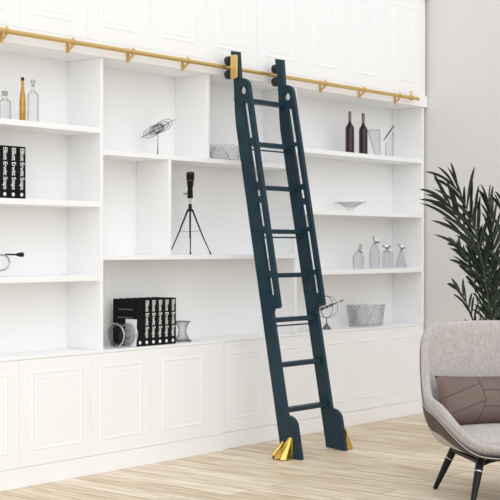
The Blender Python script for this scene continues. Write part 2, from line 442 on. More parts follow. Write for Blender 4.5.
# ------------------------------------------------------------------ books
BW, BH, BD = 0.0532, 0.262, 0.185
def book_parts(root, w, title=True, dot=True, cover_text=False):
    bm = bmesh.new()                                            # hard cover: two boards and a spine
    box(bm, 0.0005, 0.0035, 0.0, BD, 0.0, BH); box(bm, w-0.0035, w-0.0005, 0.0, BD, 0.0, BH); box(bm, 0.0035, w-0.0035, 0.0, 0.003, 0.0, BH)
    link('cover', bm, 'bookb', root, smooth=False, bevel=0.0008)
    bx('pages', 'pages', root, 0.0036, w-0.0036, 0.0032, BD-0.006, 0.003, BH-0.004, bevel=0)
    if title:
        bm = lettering('Elliott Erwitt Snaps', 0.0395, 0.0004)
        xs = [v.co.x for v in bm.verts]; L = max(xs)-min(xs); x0 = min(xs); ys = [v.co.y for v in bm.verts]; ym = (max(ys)+min(ys))/2
        H = max(ys)-min(ys); k = 0.208/L; kh = 0.034/H
        for v in bm.verts:
            tx, ty, tz = v.co
            v.co = Vector((w/2 + (ty-ym)*kh, -0.0008-tz*0.5, 0.252-(tx-x0)*k))
        link('title_lettering', bm, 'ink', root, smooth=False)
    if dot:
        bm = bmesh.new(); cyl(bm, (w/2, 0.0005, 0.020), (w/2, -0.0009, 0.020), 0.0095, n=24)
        link('spine_dot', bm, 'ink', root)
    if cover_text:
        bm = bmesh.new()
        for z, y1 in ((0.20, 0.14), (0.155, 0.15), (0.115, 0.13)):
            box(bm, -0.0004, 0.0004, 0.03, y1, z, z+0.007)
        link('cover_print', bm, 'grey_ink', root, smooth=False)
def copy_tree(o, parent=None):
    c = o.copy(); C.objects.link(c)
    if parent: c.parent = parent
    for ch in list(o.children): copy_tree(ch, c)
    return c
proto = thing('book', 'thick black book with white title on spine, left end of the upper three', 'book', (0.022, 0.018, 1.4485), group='black books on the upper left shelf')
book_parts(proto, BW)
ul = ['thick black book with white title on spine, middle of the upper three', 'thick black book with white title on spine, right end of the upper three']
for i, l in enumerate(ul):
    c = copy_tree(proto); c.location = (0.022+(i+1)*0.0548, 0.018, 1.4485); c['label'] = l
low = ['first titled black book from the left on the cabinet top', 'second titled black book from the left on the cabinet top', 'third and middle titled black book of the five on the cabinet top',
       'second titled black book from the right on the cabinet top', 'last titled black book on the right of the cabinet top row']
GB = 'black books on the cabinet top'
b0 = thing('book', 'black book without spine title, its cover facing the crystal spool', 'book', (0.985, 0.018, 0.6545), group=GB)
book_parts(b0, BW, title=False, dot=True, cover_text=True)
for i, l in enumerate(low):
    c = copy_tree(proto); c.location = (0.985+(i+1)*0.0536, 0.018, 0.6545); c['label'] = l; c['group'] = GB

# ------------------------------------------------------------------ bottles on the top left shelf
ZS1, ZS2, ZS3, ZA, ZB, ZT = 1.8428, 1.4483, 1.0543, 1.7273, 1.1603, 0.6543
def glass_bottle(name, label, x, y, z, r, h, group=None, neck=0.4):
    t = thing(name, label, 'bottle', (x, y, z), 0, group)
    hs = h*0.74
    bm = bmesh.new()
    prof = [(0, 0.001), (r*0.93, 0.001), (r, 0.006), (r, hs*0.80), (r*0.93, hs*0.90), (r*0.6, hs*0.97), (r*neck, hs*1.02), (r*neck, h*0.86), (r*neck*1.35, h*0.875), (r*neck*1.35, h*0.89)]
    inner = [(max(a-0.0035, 0.002), b) for a, b in prof[::-1][:-2]]
    lathe(bm, prof+inner+[(0, 0.008)], n=32)
    link('bottle_body', bm, 'glass', t)
    bm = bmesh.new()
    lathe(bm, [(0, h*0.84), (r*neck*0.7, h*0.85), (r*neck*0.7, h*0.90), (r*neck*1.2, h*0.93), (r*neck*1.35, h*0.965), (r*neck*0.9, h*0.995), (0, h)], n=20)
    link('stopper', bm, 'crystal_dark', t)
    return t
glass_bottle('glass_bottle', 'short clear glass bottle with stopper at left edge of the top shelf', 0.118, 0.10, ZS1, 0.032, 0.150, neck=0.42)
glass_bottle('glass_bottle', 'tall clear glass bottle with stopper right of the golden bottle', 0.305, 0.10, ZS1, 0.030, 0.226, neck=0.30)
t = thing('oil_bottle', 'slender golden glass bottle with dark cap between two clear bottles', 'bottle', (0.235, 0.10, ZS1))
bm = bmesh.new()
lathe(bm, [(0, 0), (0.0150, 0.0005), (0.0165, 0.006), (0.0165, 0.10), (0.0150, 0.125), (0.0095, 0.165), (0.0075, 0.185), (0.0072, 0.215), (0.0, 0.215)], n=28)
link('bottle_body', bm, 'amber', t)
bm = bmesh.new(); cyl(bm, (0, 0, 0.2152), (0, 0, 0.231), 0.0085, n=18); link('cap', bm, 'blackm', t, bevel=0.001)

# wine bottles
def wine(label, x):
    t = thing('wine_bottle', label, 'bottle', (x, 0.10, ZS1), 0, 'wine bottles')
    bm = bmesh.new()
    lathe(bm, [(0, 0.004), (0.012, 0.001), (0.024, 0.0005), (0.0300, 0.005), (0.0300, 0.170), (0.028, 0.185), (0.019, 0.199), (0.0115, 0.210), (0.0098, 0.222), (0.0, 0.222)], n=32)
    link('bottle_body', bm, 'wine', t)
    bm = bmesh.new()
    lathe(bm, [(0.0, 0.2222), (0.0104, 0.2222), (0.0104, 0.275), (0.0120, 0.277), (0.0120, 0.287), (0.0098, 0.292), (0, 0.292)], n=24)
    link('foil_capsule', bm, 'foil', t)
wine('dark red wine bottle with grey foil neck, left one of the pair', 3.150)
wine('dark red wine bottle with grey foil neck, right one of the pair', 3.312)

# two open glass vases beside the wine
t = thing('glass_vase', 'clear V-shaped glass vase leaning right of the wine bottles', 'vase', (3.505, 0.11, ZS1))
bm = bmesh.new()
prof = [(0, 0.001), (0.018, 0.001), (0.021, 0.010), (0.030, 0.075), (0.046, 0.185), (0.043, 0.185), (0.027, 0.078), (0.016, 0.012), (0, 0.010)]
lathe(bm, prof, n=24)
for v in bm.verts: v.co.x -= 0.28*max(v.co.z-0.01, 0)
link('vase_body', bm, 'crystal', t)
bm = bmesh.new()
tube(bm, [(0.047*math.cos(q)-0.049, 0.045*math.sin(q), 0.186) for q in [2*PI*i/28 for i in range(28)]], 0.0018, n=6, closed=True)
link('rim', bm, 'steel', t)
t = thing('glass_jug', 'clear glass jug with slanted grey spout, rightmost on the top shelf', 'jug', (3.655, 0.11, ZS1))
bm = bmesh.new()
prof = [(0, 0.001), (0.028, 0.001), (0.030, 0.008), (0.031, 0.10), (0.030, 0.150), (0.0275, 0.150), (0.028, 0.10), (0.027, 0.012), (0, 0.010)]
lathe(bm, prof, n=24)
for v in bm.verts:
    if v.co.z > 0.09: v.co.z += (v.co.x*0.634-v.co.y*0.773)*1.6*(v.co.z-0.09)/0.06
link('jug_body', bm, 'crystal', t)
bm = bmesh.new()
tube(bm, [(-0.028, 0.030, 0.125), (-0.010, 0.008, 0.165), (0.012, -0.018, 0.215), (0.020, -0.026, 0.232)], [0.0035, 0.006, 0.0065, 0.004], n=10)
link('spout', bm, 'pewter', t)

# ------------------------------------------------------------------ sculptures
RV = Vector((0.634, -0.773, 0)); FV = Vector((0.773, 0.634, 0)); UP = Vector((0, 0, 1))
def ellipse_pts(c, u, v, a, b, n=36):
    return [c + u*(a*math.cos(2*PI*i/n)) + v*(b*math.sin(2*PI*i/n)) for i in range(n)]
t = thing('wire_sculpture', 'silver wire sculpture of tangled loops on a small foot, left upper shelf', 'sculpture', (1.268, 0.125, ZA))
long_ = (RV*0.88+UP*0.47).normalized(); shrt = (RV*-0.47+UP*0.88).normalized()
bm = bmesh.new()
ctr = UP*0.158
for i in range(7):
    th = i*PI/7+0.2
    vdir = (shrt*math.cos(th)+FV*math.sin(th)).normalized()
    tube(bm, ellipse_pts(ctr+long_*(0.010*(i-3)), long_, vdir, 0.062-0.004*(i % 3), 0.030-0.003*(i % 2)), 0.0017, n=6, closed=True)
for i in range(3):
    th = i*PI/3; d1 = (long_*math.cos(0.5*i)+FV*math.sin(0.5*i))
    tube(bm, ellipse_pts(ctr+long_*0.02*(i-1), d1, shrt, 0.026, 0.024, 24), 0.002, n=6, closed=True)
link('wire_loops', bm, 'pewter', t)
bm = bmesh.new(); tube(bm, [ctr-long_*0.112, ctr, ctr+long_*0.115], [0.0022, 0.003, 0.0012], n=8); link('rod', bm, 'pewter', t)
bm = bmesh.new()
lathe(bm, [(0, 0), (0.030, 0.0005), (0.026, 0.004), (0.008, 0.008), (0.004, 0.02), (0.0022, 0.05), (0.0015, 0.13), (0, 0.13)], n=20)
link('foot', bm, 'pewter', t)

t = thing('armillary_globe', 'silver ring globe with an arrow through it beside the ladder', 'ornament', (2.915, 0.125, ZT))
bm = bmesh.new(); ctr = UP*0.150
arrow = (RV*0.92+UP*0.38).normalized(); ashort = (UP*0.92-RV*0.38)
for th, rr in ((0.0, 0.074), (0.9, 0.072), (2.1, 0.072)):
    tube(bm, ellipse_pts(ctr, (RV*math.cos(th)+FV*math.sin(th)), UP, rr, rr, 40), 0.0016, n=6, closed=True)
tube(bm, ellipse_pts(ctr, arrow, FV, 0.074, 0.074, 40), 0.0018, n=6, closed=True)
link('rings', bm, 'pewter', t)
bm = bmesh.new()
tube(bm, [ctr-arrow*0.085, ctr+arrow*0.125], 0.0022, n=8)
cyl(bm, ctr+arrow*0.10, ctr+arrow*0.132, 0.007, 0.0005, n=10)
for q in (-0.03, 0.0, 0.03): ellipsoid(bm, ctr+arrow*q, (0.017, 0.012, 0.010), Euler((0.4, -0.4+q*9, 0.3)))
link('arrow', bm, 'pewter', t)
bm = bmesh.new()
lathe(bm, [(0, 0), (0.030, 0.0005), (0.030, 0.006), (0.018, 0.022), (0.010, 0.034), (0.004, 0.042), (0.003, 0.080), (0, 0.080)], n=12)
link('foot', bm, 'pewter', t, smooth=False)

# telescope on tripod
t = thing('spotting_scope', 'black spotting scope tilted up on a slim black tripod', 'telescope', (1.545, 0.125, ZB))
apex = UP*0.268
for ang in (0, 1, 2):
    if ang == 0: d = -RV
    elif ang == 1: d = RV
    else: d = (FV*0.80-RV*0.02)
    bm = bmesh.new(); e = d*0.122+UP*0.004
    tube(bm, [apex+d*0.012, apex*0.45+d*0.07, e], [0.0058, 0.0042, 0.0030], n=10)
    tube(bm, [e+UP*0.012-d*0.004, e-UP*0.0035], 0.0048, n=10)
    link('tripod_leg', bm, 'blackm', t)
bm = bmesh.new(); cyl(bm, (0, 0, 0.10), (0, 0, 0.30), 0.0052, n=14); cyl(bm, (0, 0, 0.255), (0, 0, 0.30), 0.013, 0.0095, n=16)
for d in (-RV, RV, FV*0.8): tube(bm, [UP*0.135, UP*0.142+d*0.060], 0.0012, n=6)
link('centre_column', bm, 'blackm', t)
bm = bmesh.new(); cyl(bm, (0, 0, 0.30), (0, 0, 0.335), 0.0060, n=14); cyl(bm, (0, 0, 0.308), (0, 0, 0.326), 0.0095, n=14)
link('head_joint', bm, 'steel', t)
bm = bmesh.new(); box(bm, -0.012, 0.012, -0.012, 0.012, 0.333, 0.378); cyl(bm, UP*0.36, UP*0.36-RV*0.030, 0.0035, n=8)
cyl(bm, UP*0.345, UP*0.345+RV*0.018, 0.0055, n=10)
mt = link('mount', bm, 'blackm', t, smooth=False, bevel=0.002)
bm = bmesh.new(); cyl(bm, UP*0.36-RV*0.030, UP*0.36-RV*0.040, 0.0125, n=18); link('focus_knob', bm, 'steel', t, bevel=0.002)
ax = (UP*0.90-FV*0.34+RV*0.03).normalized()
def along(s): return UP*0.372+ax*s
bm = bmesh.new(); tube(bm, [along(-0.02), along(0.0), along(0.03), along(0.034), along(0.075), along(0.080), along(0.112), along(0.118)], [0.011, 0.0145, 0.0155, 0.0185, 0.0215, 0.0240, 0.0240, 0.0215], n=26)
link('scope_tube', bm, 'blackm', t)
bm = bmesh.new(); tube(bm, [along(0.076), along(0.080)], [0.0248, 0.0248], n=26); link('focus_ring', bm, 'pewter', t)
bm = bmesh.new(); tube(bm, [along(0.1175), along(0.1195)], [0.0195, 0.0180], n=26); link('lens', bm, 'crystal_dark', t)

# crystal bowls with cut facets
def crystal_bowl(label, x, y, z, rx, ry, h, seed, flare=0.15):
    t = thing('crystal_bowl', label, 'bowl', (x, y, z))
    rnd = random.Random(seed); n = 44; rows = 9
    prof = [(0, 0.0005), (0.80, 0.0005)] + [(0.86+flare*(j/rows)**1.5, 0.004+(h-0.006)*j/rows) for j in range(rows+1)]
    def bump(j, k):
        if j < 2: return 0
        return (0.042 if (j+k) % 2 else -0.040) + rnd.uniform(-0.02, 0.02)
    bm = bmesh.new(); lathe(bm, prof, n=n, sx=rx, sy=ry, bump=bump)
    o = link('bowl_wall', bm, 'crystal', t, smooth=False)
    bm = bmesh.new()
    inner = [(0.97*(0.86+flare*(j/rows)**1.5)-0.05, 0.012+(h-0.014)*j/rows) for j in range(rows+1)]
    lathe(bm, [(0, 0.011)]+inner, n=n, sx=rx, sy=ry)
    link('bowl_lining', bm, 'crystal', t)
    bm = bmesh.new(); top = 0.86+flare
    tube(bm, [(rx*top*math.cos(q)*0.98, ry*top*math.sin(q)*0.98, h-0.001+0.004*math.cos(11*q)) for q in [2*PI*i/66 for i in range(66)]], 0.0032, n=6, closed=True)
    for s in range(14):                                          # swirling cut ribs
        q0 = 2*PI*s/14
        pts = []
        for j in range(6):
            f = j/5; q = q0+0.5*f*(1 if s % 2 else -1); rr = 0.90+flare*f
            pts.append((rx*rr*math.cos(q), ry*rr*math.sin(q), 0.006+(h-0.012)*f))
        tube(bm, pts, 0.0028, n=6)
    link('cut_ribs', bm, 'crystal', t)
crystal_bowl('oval cut crystal bowl on the upper shelf half behind the ladder', 1.835, 0.120, ZA, 0.155, 0.098, 0.094, 3, 0.10)
crystal_bowl('oval cut crystal bowl on the cabinet top right of the ladder', 3.385, 0.125, ZT, 0.190, 0.092, 0.148, 5, 0.14)

# shallow footed bowl
t = thing('footed_bowl', 'wide shallow clear glass bowl on a narrow foot', 'bowl', (3.19, 0.125, ZS2))
bm = bmesh.new()
def bb(j, k): return 0.015 if (j+k) % 2 else -0.015
lathe(bm, [(0, 0.0005), (0.028, 0.001), (0.024, 0.006), (0.012, 0.012), (0.016, 0.018), (0.045, 0.034), (0.075, 0.052), (0.108, 0.064), (0.110, 0.068), (0.076, 0.058), (0.043, 0.042), (0, 0.026)], n=30, bump=bb)
link('bowl_body', bm, 'crystal', t, smooth=False)

# four decanters with animal-like silver heads
def decanter(label, x, r, hb, kind, tilt):
    t = thing('glass_decanter', label, 'decanter', (x, 0.115, ZS3), 0, 'glass decanters')
    bm = bmesh.new()
    if kind == 'square':
        pr = [(0, 0.001), (r*1.3, 0.001), (r*1.35, 0.006), (r*1.35, hb*0.86), (r*0.9, hb*0.94), (r*0.35, hb), (r*0.30, hb)]
        lathe(bm, pr+[(r*1.12, hb*0.85), (r*1.1, 0.012), (0, 0.01)], n=4)
        bmesh.ops.rotate(bm, verts=bm.verts[:], cent=(0, 0, 0), matrix=Matrix.Rotation(PI/4, 3, 'Z'))
        for s in (-1, 1):
            tube(bm, [(s*r*0.9, -r*0.97, 0.006), (s*r*0.9, -r*0.97, hb*0.84)], 0.002, n=6)
    elif kind == 'flared':
        lathe(bm, [(0, 0.001), (r, 0.001), (r, 0.008), (r*0.85, hb*0.3), (r*0.45, hb*0.75), (r*0.30, hb), (r*0.24, hb), (r*0.38, hb*0.72), (r*0.78, hb*0.3), (r*0.9, 0.012), (0, 0.010)], n=22)
    else:
        lathe(bm, [(0, 0.001), (r*0.8, 0.001), (r*0.9, 0.008), (r, hb*0.25), (r*0.95, hb*0.70), (r*0.6, hb*0.92), (r*0.30, hb), (r*0.24, hb), (r*0.52, hb*0.88), (r*0.87, hb*0.68), (r*0.92, hb*0.25), (r*0.8, 0.012), (0, 0.010)], n=22)
    link('decanter_body', bm, 'crystal', t, smooth=(kind != 'square'))
    bm = bmesh.new()                                             # open cup-shaped silver spout head
    rot = Euler((0, 0, 0)); ax = (RV*math.sin(tilt)+UP*math.cos(tilt)-FV*0.35).normalized()
    u = ax.cross(FV).normalized(); v = ax.cross(u).normalized()
    rings = []
    for s, rr in ((0.0, 0.004), (0.009, 0.011), (0.020, 0.023), (0.031, 0.030), (0.0305, 0.0275), (0.018, 0.018), (0.007, 0.003)):
        rings.append([bm.verts.new(UP*(hb+0.002)+ax*(s+0.35*rr*math.cos(2*PI*k/18)) + u*(rr*1.15*math.cos(2*PI*k/18)) + v*(rr*0.8*math.sin(2*PI*k/18))) for k in range(18)])
    for a, b in zip(rings, rings[1:]):
        for k in range(18): bm.faces.new((a[k], a[(k+1) % 18], b[(k+1) % 18], b[k]))
    bm.faces.new(rings[0][::-1]); bm.faces.new(rings[-1])
    cyl(bm, UP*(hb-0.008), UP*(hb+0.010), 0.0055, n=12)
    if kind == 'flared': tube(bm, [UP*(hb+0.02)+u*0.016, UP*(hb+0.045)+u*0.024], [0.003, 0.001], n=8)
    link('silver_head', bm, 'steel', t)
decanter('low rounded glass decanter with silver head tilted right, leftmost of the four', 3.272, 0.040, 0.125, 'round', 0.95)
decanter('tallest glass decanter with a silver head, second from left', 3.475, 0.038, 0.175, 'round', 0.35)
decanter('square glass decanter with a small silver head, third from left', 3.635, 0.033, 0.130, 'square', -0.2)
decanter('flared glass decanter with a pointed silver head, rightmost of the four', 3.815, 0.040, 0.130, 'flared', 0.2)

# bookend spools and card
t = thing('crystal_spool', 'heavy crystal spool lying on its side left of the black books', 'bookend', (0.925, 0.075, ZT+0.066), group='crystal spool bookends')
bm = bmesh.new()
bmesh_prof = [(0.032, 0.0), (0.064, 0.0), (0.0655, 0.005), (0.060, 0.014), (0.044, 0.024), (0.034, 0.044), (0.034, 0.058), (0.044, 0.078), (0.060, 0.088), (0.0655, 0.097), (0.064, 0.102), (0.032, 0.102), (0.026, 0.08), (0.022, 0.051), (0.026, 0.02), (0.032, 0.0)]
lathe(bm, bmesh_prof, n=32)
bmesh.ops.rotate(bm, verts=bm.verts[:], cent=(0, 0, 0), matrix=Matrix.Rotation(PI/2, 3, 'Y'))
bmesh.ops.translate(bm, verts=bm.verts[:], vec=(-0.045, 0, 0))
bmesh.ops.remove_doubles(bm, verts=bm.verts[:], dist=1e-5)
link('spool_body', bm, 'crystal_dark', t)
bm = bmesh.new()
for x in (-0.046, -0.030, 0.040, 0.058):
    rr = 0.064 if abs(x+0.046) < 0.001 or x > 0.05 else 0.054
    bm = bmesh.new(); tube(bm, [(x, rr*math.cos(q), rr*math.sin(q)) for q in [2*PI*i/36 for i in range(36)]], 0.0042 if rr > 0.06 else 0.0025, n=8, closed=True)
    link('rim_band', bm, 'steel', t)
t = thing('crystal_spool', 'crystal spool standing upright at the right end of the books', 'bookend', (1.455, 0.105, ZT), group='crystal spool bookends')
bm = bmesh.new()
lathe(bm, [(0, 0.0005), (0.052, 0.0005), (0.053, 0.004), (0.040, 0.016), (0.028, 0.038), (0.023, 0.060), (0.028, 0.085), (0.040, 0.106), (0.049, 0.116), (0.046, 0.119), (0.0, 0.112)], n=14)
link('spool_body', bm, 'crystal_dark', t, smooth=False)
bm = bmesh.new()
for z, rr in ((0.004, 0.053), (0.117, 0.049)):
    bm = bmesh.new(); tube(bm, [(rr*math.cos(q), rr*math.sin(q), z) for q in [2*PI*i/36 for i in range(36)]], 0.0022, n=6, closed=True)
    link('rim_band', bm, 'pewter', t)
t = thing('gift_card', 'small white card leaning on the first black book behind the crystal spool', 'card', (0.981, 0.010, ZT+0.001))
bm = bmesh.new(); box(bm, -0.010, -0.007, 0.0, 0.085, 0.0, 0.150); link('card_sheet', bm, 'card', t, smooth=False, bevel=0.0005)
t.rotation_euler = (0, 0.03, 0)

# trumpet
t = thing('trumpet', 'silver trumpet with a black mouthpiece at left edge of the shelf', 'trumpet', (0.0, 0.10, ZS3))
zt, zl = 0.112, 0.032
bm = bmesh.new()
loop = [(-0.34, 0, zl), (0.085, 0, zl)] + [(0.125+0.030*math.sin(q), 0, (zt+zl)/2-0.040*math.cos(q)) for q in [PI*i/10 for i in range(1, 10)]]
loop = [(-0.30, 0, zl), (-0.10, 0, zl), (0.09, 0, zl), (0.120, 0, zl+0.005), (0.142, 0, zl+0.022), (0.150, 0, zl+0.040), (0.142, 0, zl+0.060), (0.125, 0, zt-0.006), (0.10, 0, zt-0.001), (-0.06, 0, zt), (-0.30, 0, zt)]
tube(bm, loop, 0.0052, n=12); link('tubing', bm, 'steel', t)
bm = bmesh.new()
tube(bm, [(-0.30, 0, zt), (-0.38, 0, zt), (-0.45, 0, zt), (-0.49, 0, zt), (-0.51, 0, zt)], [0.0055, 0.010, 0.022, 0.042, 0.055], n=24, cap=False)
link('bell', bm, 'steel', t)
bm = bmesh.new()
tube(bm, [(0.118, 0, zt+0.001), (0.150, 0, zt+0.001), (0.190, 0, zt), (0.203, 0, zt), (0.222, 0, zt), (0.235, 0, zt), (0.237, 0, zt)], [0.0030, 0.0045, 0.0045, 0.009, 0.0120, 0.0125, 0.010], n=18)
link('mouthpiece', bm, 'blackm', t)
for k in range(3):
    bm = bmesh.new(); x = -0.16+0.034*k
    cyl(bm, (x, -0.012, 0.0005), (x, -0.012, 0.140), 0.0125, n=18); cyl(bm, (x, -0.012, 0.140), (x, -0.012, 0.156), 0.003, n=8); cyl(bm, (x, -0.012, 0.156), (x, -0.012, 0.160), 0.008, n=14)
    link('valve', bm, 'steel', t)

# ------------------------------------------------------------------ armchair
ch = thing('lounge_armchair', 'grey upholstered lounge armchair with a brown outer shell and black legs', 'armchair', (1.44, -2.01, 0), math.radians(-40.5))
half = [(0.0, -0.335, 0.286), (0.14, -0.332, 0.286), (0.235, -0.300, 0.295), (0.285, -0.235, 0.324), (0.315, -0.150, 0.366), (0.335, -0.060, 0.408), (0.343, 0.040, 0.438),
        (0.350, 0.130, 0.455), (0.352, 0.190, 0.480), (0.350, 0.232, 0.545), (0.346, 0.262, 0.645), (0.336, 0.285, 0.730), (0.310, 0.312, 0.782), (0.262, 0.335, 0.806), (0.18, 0.352, 0.815), (0.09, 0.360, 0.818), (0.0, 0.362, 0.819)]
def catmull(P, n):
    out = []
    for i in range(len(P)-1):
        p0, p1, p2, p3 = P[max(i-1, 0)], P[i], P[i+1], P[min(i+2, len(P)-1)]
        for k in range(n):
            t = k/n
            out.append(0.5*((2*p1)+(p2-p0)*t+(2*p0-5*p1+4*p2-p3)*t*t+(3*p1-p0-3*p2+p3)*t**3))
    out.append(P[-1]); return out
H = catmull([Vector(p) for p in half], 3)
rim = H + [Vector((-p.x, p.y, p.z)) for p in H[-2:0:-1]]
NB = 14
def below(p):
    k = min(max((p.y+0.40)/0.10, 0), 1)
    t = min(max((p.z-0.47)/0.25, 0), 1)
    return Vector((p.x, p.y, p.z-0.048*(1-t)-0.012*t))
rim_low = [below(p) for p in rim]
def bowl_surface(rim, zb, bs, shrink=0.0, drop=0.0, kz=0.06):
    cols = []
    N = len(rim)
    for i, R in enumerate(rim):
        ang = math.atan2(R.x, -(R.y+0.0))
        r = Vector((R.x, R.y, 0)); rr = r*(1-shrink/max(r.length, 0.01))
        Rr = Vector((rr.x, rr.y, R.z-drop))
        B = Vector((Rr.x*bs, Rr.y*bs-0.0, zb))
        hh = Rr.z-zb
        K = Vector((Rr.x*1.0, Rr.y*0.97, zb+min(kz, hh*0.35)))
        col = []
        for j in range(NB+1):
            t = (j/NB)**0.85
            # bezier B -> K -> R
            p = B*(1-t)**2 + K*(2*t*(1-t)) + Rr*t*t
            # recline: lower back sits further forward than the rim
            col.append(p)
        cols.append(col)
    return cols
def loft(bm, cols, zb, cap=True):
    V = [[bm.verts.new(p) for p in c] for c in cols]; N = len(V)
    for i in range(N):
        a, b = V[i], V[(i+1) % N]
        for j in range(len(a)-1): bm.faces.new((a[j], b[j], b[j+1], a[j+1]))
    if cap:
        c = sum((v[0].co for v in V), Vector())/N
        cv = bm.verts.new(c)
        for i in range(N): bm.faces.new((cv, V[(i+1) % N][0], V[i][0]))
bm = bmesh.new(); loft(bm, bowl_surface(rim_low, 0.222, 0.62), 0.26)
o = link('outer_shell', bm, 'shell', ch)
md = o.modifiers.new('s', 'SOLIDIFY'); md.thickness = 0.004; md.offset = -1
# padded lining: inner surface, thick
bm = bmesh.new()
outer = bowl_surface(rim, 0.229, 0.64, 0.0045, -0.002, 0.006)
inner_ = bowl_surface(rim, 0.270, 0.55, 0.046, 0.004)
cols = []
for a, b in zip(outer, inner_):
    top = (a[-1]+b[-1])/2+Vector((0, 0, 0.016))
    q1 = a[-1]*0.80+b[-1]*0.20+Vector((0, 0, 0.012)); q2 = a[-1]*0.2+b[-1]*0.8+Vector((0, 0, 0.012))
    cols.append(a+[q1, top, q2]+b[::-1])
loft(bm, cols, 0, cap=False)
link('padded_lining', bm, 'fabric', ch)
bm = bmesh.new(); tube(bm, [p+Vector((0, 0, 0.003)) + Vector((p.x, p.y, 0)).normalized()*0.001 for p in rim_low], 0.0020, n=8, closed=True)
link('piping', bm, 'seam', ch)
# seat cushion: superellipse pad
def pad(name, mat, rx, ry, rz, e1, e2, cx, cy, cz, parent, rotx=0, n=40, m=20, pinch=0.0, dome=0.0):
    bm = bmesh.new()
    def sp(v, e): return math.copysign(abs(v)**e, v)
    rings = []
    for j in range(m+1):
        ph = -PI/2+PI*j/m
        ring = []
        for k in range(n):
            th = 2*PI*k/n
            x = sp(math.cos(ph), e1)*sp(math.cos(th), e2); y = sp(math.cos(ph), e1)*sp(math.sin(th), e2); z = sp(math.sin(ph), e1)
            ring.append((x, y, z))
        rings.append(ring)
    V = []
    for j, ring in enumerate(rings):
        row = []
        for (x, y, z) in ring:
            zz = z*rz*(1-pinch*(max(abs(x), abs(y))**4)) + dome*(1-x*x)*(1-y*y)
            p = Vector((x*rx, y*ry, zz))
            if rotx: p = Matrix.Rotation(rotx, 3, 'X') @ p
            row.append(bm.verts.new(p+Vector((cx, cy, cz))))
        V.append(row)
    for a, b in zip(V, V[1:]):
        for k in range(n): bm.faces.new((a[k], a[(k+1) % n], b[(k+1) % n], b[k]))
    bmesh.ops.remove_doubles(bm, verts=bm.verts[:], dist=1e-5)
    return link(name, bm, mat, parent)
pad('seat_cushion', 'fabric', 0.272, 0.290, 0.040, 0.45, 0.62, 0, -0.040, 0.292, ch, dome=0.012)
# legs
for sx in (-1, 1):
    for sy in (-1, 1):
        top = Vector((sx*0.185, sy*0.175+0.0, 0.244)); ft = Vector((sx*0.268, sy*0.268, 0.0))
        bm = bmesh.new(); tube(bm, [top, top.lerp(ft, 0.4), top.lerp(ft, 0.975)], [0.020, 0.0185, 0.0115], n=16)
        lg = link('leg', bm, 'blackm', ch)
        bm = bmesh.new(); tube(bm, [top.lerp(ft, 0.975), ft], [0.0105, 0.0105], n=14); link('leg_tip', bm, 'pewter', lg)
        bm = bmesh.new(); tube(bm, [top.lerp(ft, 0.315), top.lerp(ft, 0.335)], [0.0192, 0.0190], n=18); link('leg_band', bm, 'steel', lg)
for sx in (-1, 1):
    bm = bmesh.new(); tube(bm, [(sx*0.200, -0.190, 0.206), (sx*0.200, 0.190, 0.206)], 0.0125, n=12); link('side_rail', bm, 'blackm', ch)
bm = bmesh.new(); tube(bm, [(-0.205, -0.19, 0.190), (-0.15, -0.165, 0.204), (-0.10, -0.155, 0.212), (0.10, -0.155, 0.212), (0.15, -0.165, 0.204), (0.205, -0.19, 0.190)], 0.0115, n=12)
tube(bm, [(-0.205, 0.185, 0.206), (0.205, 0.185, 0.206)], 0.0115, n=12)
link('cross_rail', bm, 'blackm', ch)

# pillow on the chair
pl = thing('lumbar_pillow', 'brown leather lumbar pillow with seam lines on the grey armchair', 'pillow', (1.44, -2.01, 0), math.radians(-40.5))
PC = (0.0, 0.165, 0.452)
def pillow_pt(x, y, z, rx=0.268, ry=0.122, rz=0.060): pass
bm = bmesh.new()
n, m = 28, 16; rx, ry, rz = 0.292, 0.124, 0.066
R = Matrix.Rotation(math.radians(74), 3, 'X')
def ppt(i, j, s):
    u = -1+2*i/n; v = -1+2*j/m
    fx = (1-abs(u)**3.2); fy = (1-abs(v)**2.6)
    z = s*rz*(max(fx, 0)**0.55)*(max(fy, 0)**0.55)
    # corners pulled out, edges pulled in
    x = u*rx*(1-0.05*(1-v*v)); y = v*ry*(1-0.07*(1-u*u)+0.0)
    return R @ Vector((x, y, z)) + Vector(PC)
G = {}
for s in (1, -1):
    for i in range(n+1):
        for j in range(m+1):
            edge = i in (0, n) or j in (0, m)
            if edge and s == -1: G[(i, j, s)] = G[(i, j, 1)]
            else: G[(i, j, s)] = bm.verts.new(ppt(i, j, s))
    for i in range(n):
        for j in range(m):
            bm.faces.new((G[(i, j, s)], G[(i+1, j, s)], G[(i+1, j+1, s)], G[(i, j+1, s)]))
link('pillow_cover', bm, 'pillow', pl)
bm = bmesh.new()
def pline(pts):
    out = []
    for u, v in pts:
        fx = (1-abs(u)**3.2); fy = (1-abs(v)**2.6)
        z = rz*(max(fx, 0)**0.55)*(max(fy, 0)**0.55)+0.0004
        out.append(R @ Vector((u*rx*(1-0.05*(1-v*v)), v*ry*(1-0.07*(1-u*u)), z)) + Vector(PC))
    return out
def seg(a, b, k=10): return [(a[0]+(b[0]-a[0])*i/k, a[1]+(b[1]-a[1])*i/k) for i in range(k+1)]
for a, b in (((-0.30, 0.9), (-0.22, -0.1)), ((-0.22, -0.1), (-0.35, -0.92)), ((-0.95, 0.05), (-0.30, 0.62)), ((-0.25, 0.35), (0.95, 0.30)), ((-0.22, -0.1), (-0.9, -0.65)), ((-0.25, -0.35), (0.95, -0.45)), ((0.4, 0.9), (0.42, -0.9))):
    tube(bm, pline(seg(a, b)), 0.0016, n=6)
link('seam_lines', bm, 'shell', pl)

